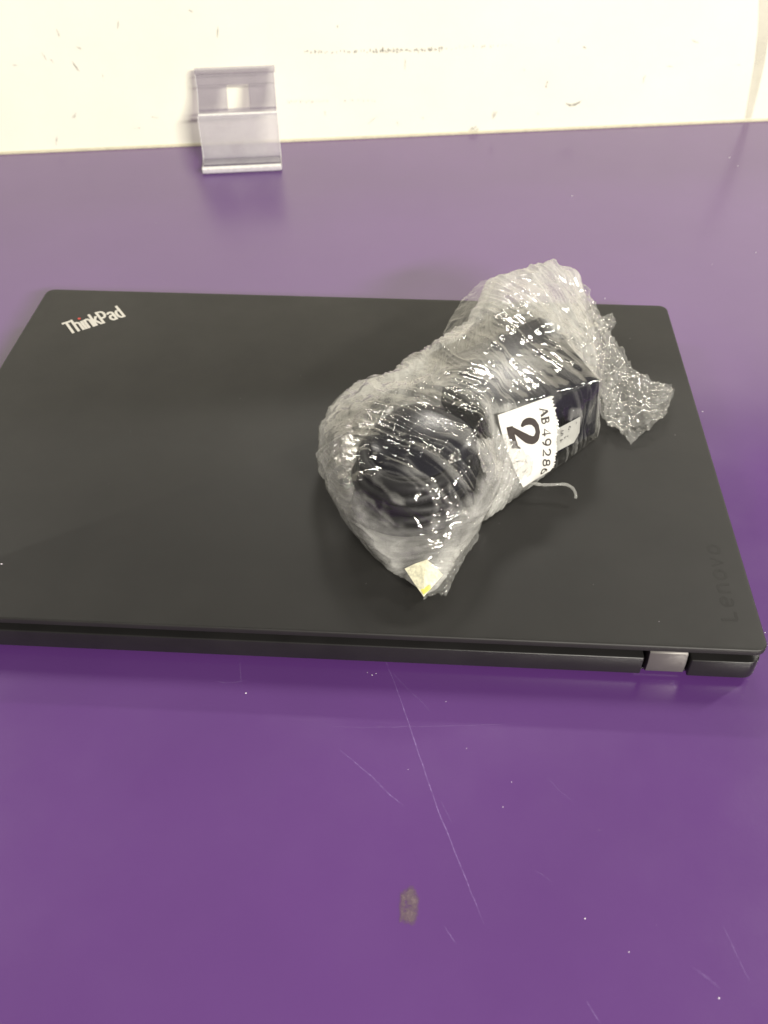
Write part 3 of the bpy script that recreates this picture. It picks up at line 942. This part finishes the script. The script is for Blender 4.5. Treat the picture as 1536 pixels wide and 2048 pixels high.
def print_on(name, strokes, mat, lift=.34):
    """strokes in mm: X down the label (reading direction), Y up = towards the right edge"""
    V, Fc = [], []
    for k, (pts, w) in enumerate(strokes):
        P = np.array(pts, float)
        if len(P) == 2: P = np.linspace(P[0], P[1], 5); w = w if np.isscalar(w) else list(np.linspace(w[0], w[-1], 5))
        v, f = ribbon(P, w, k); o = len(V)
        V += [label_pt(x, y / LW, lift + .004 * l) for x, y, l in v]; Fc += [tuple(o + i for i in q) for q in f]
    return link(name, V, Fc, mat, label)


# the large figure two
two = [(x_ * 1.16 + 2.0, y_ * .86 - 1.2) for x_, y_ in [(5.6, 12.2), (4.4, 14.0), (4.0, 16.2), (4.7, 18.6), (6.6, 20.2), (9.0, 20.5), (11.2, 19.3), (12.0, 17.0), (11.2, 14.4), (9.2, 11.6), (7.2, 9.0), (5.4, 6.4)]]
d2_ = [1.0, 3.0, 3.2, 2.5, 2.0, 2.3, 3.6, 4.3, 4.0, 3.2, 2.6, 2.4]
pt = resample(two, 40)
wd_ = np.interp(np.linspace(0, 1, 40), np.linspace(0, 1, 12), d2_)
print_on('printed_numeral', [(pt, list(wd_)), ([(7.2, 4.0), (18.6, 4.0)], [2.8, 3.4]), ([(17.8, 4.6), (19.0, 6.6)], [1.8, .9])], M['ink'])
# serial line: A B in a serif face, then thin figures
hgt = 3.5; y0 = 18.9


def gly(strokes, x0, wd2, h=hgt):
    return [([(x0 + X * wd2, y0 + Y * h) for X, Y in s], w) for s, w in strokes]


A_ = [([(0.05, 0), (.5, 1)], .42), ([(.5, 1), (.95, 0)], .9), ([(.24, .36), (.74, .36)], .24), ([(-.08, .02), (.22, .02)], .2), ([(.74, .02), (1.1, .02)], .2)]
B_ = [([(.18, 0), (.18, 1)], .9), ([(0, .97), (.5, .97)] + arc(.5, .76, .30, .21, 90, -90, 8) + [(.2, .55)], .5), ([(.2, .52), (.55, .52)] + arc(.55, .27, .34, .25, 90, -90, 8) + [(0, .02)], .55)]
ss = gly(A_, 3.0, 3.0) + gly(B_, 6.7, 2.9)
dg_ = {'4': [[(.72, 0), (.72, 1), (.05, .30), (1, .30)]],
       '9': [arc(.5, .68, .40, .32, 0, 360, 16), [(.90, .68), (.86, .40), (.66, .12), (.35, 0)]],
       '2': [arc(.48, .70, .38, .30, 170, -20, 10) + [(.72, .42), (.08, .03), (.95, .03)]],
       '8': [arc(.5, .75, .33, .25, 0, 360, 14), arc(.5, .26, .42, .26, 0, 360, 16)],
       '6': [arc(.5, .32, .40, .32, 0, 360, 16), [(.10, .32), (.14, .60), (.34, .88), (.65, 1)]]}
xx = 11.6
for ch in '49286':
    ss += [([(xx + X * 3.3, y0 - .5 + Y * 4.2) for X, Y in s], .66) for s in dg_[ch]]
    xx += 4.5
print_on('serial_print', ss, M['ink'])

# small older label on the adapter, right of the paper one
sm = [(1112, 859, 21.8), (1161, 833, 19.6), (1159, 865, 12), (1148, 885, 8), (1110, 905, 9)]
smp = [drape(at(*p), .35) for p in sm]
small = link('small_label', smp, [tuple(range(5))[::-1]], M['oldpaper'], bundle)
c0 = at(1152, 842, 18.9) + np.array([.6, -1.0, .55]); c1 = at(1117, 863, 20) + np.array([.6, -1.0, .55])
cx = (c1 - c0); cl = np.linalg.norm(cx); cx /= cl
cdn = at(1150, 862, 13.6) - at(1152, 842, 18.9); cdn /= np.linalg.norm(cdn)
V_, F_ = [], []
for row, (txt, h_, y_) in enumerate((('12605', 2.6, 0), ('88424', 1.6, 4.4))):
    for i, ch in enumerate(txt):
        g_ = dict(dg_); g_['1'] = [[(.25, .8), (.5, 1), (.5, 0)]]; g_['0'] = [arc(.5, .5, .38, .5, 0, 360, 16)]
        g_['5'] = [[(.85, .97), (.22, .97), (.16, .56)] + arc(.45, .33, .40, .32, 110, -150, 12)]
        # the figures stand upside down to the viewer
        for k_, s_ in enumerate(g_[ch]):
            v, f = ribbon([((i + .75 * X) / 5 * cl, y_ + (Y) * h_) for X, Y in s_], .32, 0); o = len(V_)
            V_ += [drape(c0 + cx * x_ + cdn * y2, 1.2) for x_, y2, _l in v]; F_ += [tuple(o + q for q in z) for z in f]
link('small_print', V_, F_, M['inkpale'], small)
small['label'] = 'small greyish label with upside down figures'

# yellowed tape at the near tip
tp = [A(811, 1138, 7.2), A(832, 1128, 9.2), A(855, 1120, 10.5), A(872, 1134, 8.5), A(887, 1150, 6.4), A(868, 1172, 5), A(849, 1194, 3.2), A(830, 1167, 5)]
tp = [drape(np.array(p) + np.array([-.3, -1.2, 1.5]), .5) for p in tp]
cen = sum(tp) / 8 + np.array([0, -.3, .6])
tape = link('tape_piece', tp + [cen], [(i, (i + 1) % 8, 8) for i in range(8)], M['tape'], bundle)
te = [drape(np.array(A(*p)) + np.array([-.3, -1.6, 2.0]), .9) for p in ((849, 1190, 3.3), (843, 1180, 3.9), (862, 1170, 5.2), (864, 1178, 4.6))]
link('tape_end', te, [(0, 1, 2, 3)], M['tape2'], tape)

# ------------------------------------------------------------------ clear acrylic holder at the wall
holder = empty('acrylic_holder', wall_pt(177, 30, 0), 'small clear acrylic easel holder with a square slot against the white wall', 'display holder')
S0, S1 = 149.5, 203.0


def smooth_prof(pts, it=2):
    P = [np.array(p, float) for p in pts]
    for _ in range(it):
        q = [P[0]]
        for a, b in zip(P[:-1], P[1:]): q += [a * .75 + b * .25, a * .25 + b * .75]
        q.append(P[-1]); P = q
    return P


TH = 2.6


def strip(name, prof, s0, s1, mat, th=TH, hole=None):
    P = np.array(prof); T = np.gradient(P, axis=0); T /= np.linalg.norm(T, axis=1)[:, None]
    N = np.stack([T[:, 1], -T[:, 0]], 1)
    n_ = len(P)
    out_ = [tuple(P[i] + N[i] * th / 2) for i in range(n_)] + [tuple(P[i] - N[i] * th / 2) for i in range(n_ - 1, -1, -1)]
    k_ = len(out_)
    V, Fc = [], []
    for s_ in (s0, s1):
        for o_, h_ in out_: V.append(wall_pt(s_, o_, max(h_, .05)))
    for i in range(k_): Fc.append((i, (i + 1) % k_, k_ + (i + 1) % k_, k_ + i))
    for i in range(n_ - 1):
        Fc.append((i, k_ - 1 - i, k_ - 2 - i, i + 1)[::-1]); Fc.append((k_ + i, 2 * k_ - 1 - i, 2 * k_ - 2 - i, k_ + i + 1))
    o = link(name, V, Fc, mat, holder)
    bm = bmesh.new(); bm.from_mesh(o.data); bmesh.ops.recalc_face_normals(bm, faces=bm.faces); bm.to_mesh(o.data); bm.free()
    return o


up = smooth_prof([(12, 53.5), (13, 49), (14, 43), (19, 37), (25.5, 33.2), (28.6, 32)], 2)
# upper panel in three strips round the slot
mid = [(o_, h_) for o_, h_ in up]
top_part = [q for q in up if q[1] >= 46.2]; low_part = [q for q in up if q[1] <= 46.3]
h0 = max(range(len(up)), key=lambda i: up[i][1] <= 46.2 and up[i][1])
i_top = min(range(len(up)), key=lambda i: abs(up[i][1] - 46)); 
hs0, hs1 = S0 + 20.0, S0 + 35.0
i_low = min(range(len(up)), key=lambda i: abs(up[i][1] - 33.6))
if i_top < 2: i_top = 2
strip('upper_panel', up[:i_top + 1], S0, S1, M['acrylic'])
strip('upper_panel', up[i_top:i_low + 1], S0, hs0, M['acrylic'])
strip('upper_panel', up[i_top:i_low + 1], hs1, S1, M['acrylic'])
strip('upper_panel', up[i_low:], S0, S1, M['acrylic'])
front = smooth_prof([(29.0, 32.2), (30.4, 29), (30.6, 18), (30.2, 8), (31.5, 2.6), (38, 1.5), (46, 1.5), (50.5, 2.6)], 2)
i_ft = next(i for i, q_ in enumerate(front) if q_[1] < 3.2)
strip('front_panel', front[:i_ft + 1], S0 - .6, S1 + .2, M['acrylic_haze'])
strip('foot', front[i_ft:], S0 - .6, S1 + .2, M['acrylic'])
strip('front_lip', smooth_prof([(50.6, 1.8), (51.6, 3.4), (52.4, 5.2)], 1), S0 - .6, S1 + .2, M['frost_glint'], 2.4)
strip('top_lip', smooth_prof([(9.2, 55.6), (10.6, 55.3), (12.2, 53.9)], 1), S0 - .8, S1 + .8, M['acrylic'], 3.0)

# pale strips paint in the fold's highlight and light caught by side edges
strip('fold_glint', [(28.2, 32.6), (29.4, 33.0), (30.6, 32.4)], S0 - .5, S1 + .1, M['frost_glint'], 1.0)
for a_ in (S0 - 1.0, S1 + .25):
    strip('lit_side_edge', front, a_, a_ + .35, M['frost_glint'], TH * .9)
    strip('lit_side_edge', up, a_ + (.5 if a_ < S0 else -.2), a_ + (.8 if a_ < S0 else .1), M['frost_glint'], TH * .7)
strip('foot_ridge', smooth_prof([(34.5, 3.2), (38, 3.5), (41.5, 3.2)], 1), S0, S1 - .4, M['acrylic_haze'], .8)
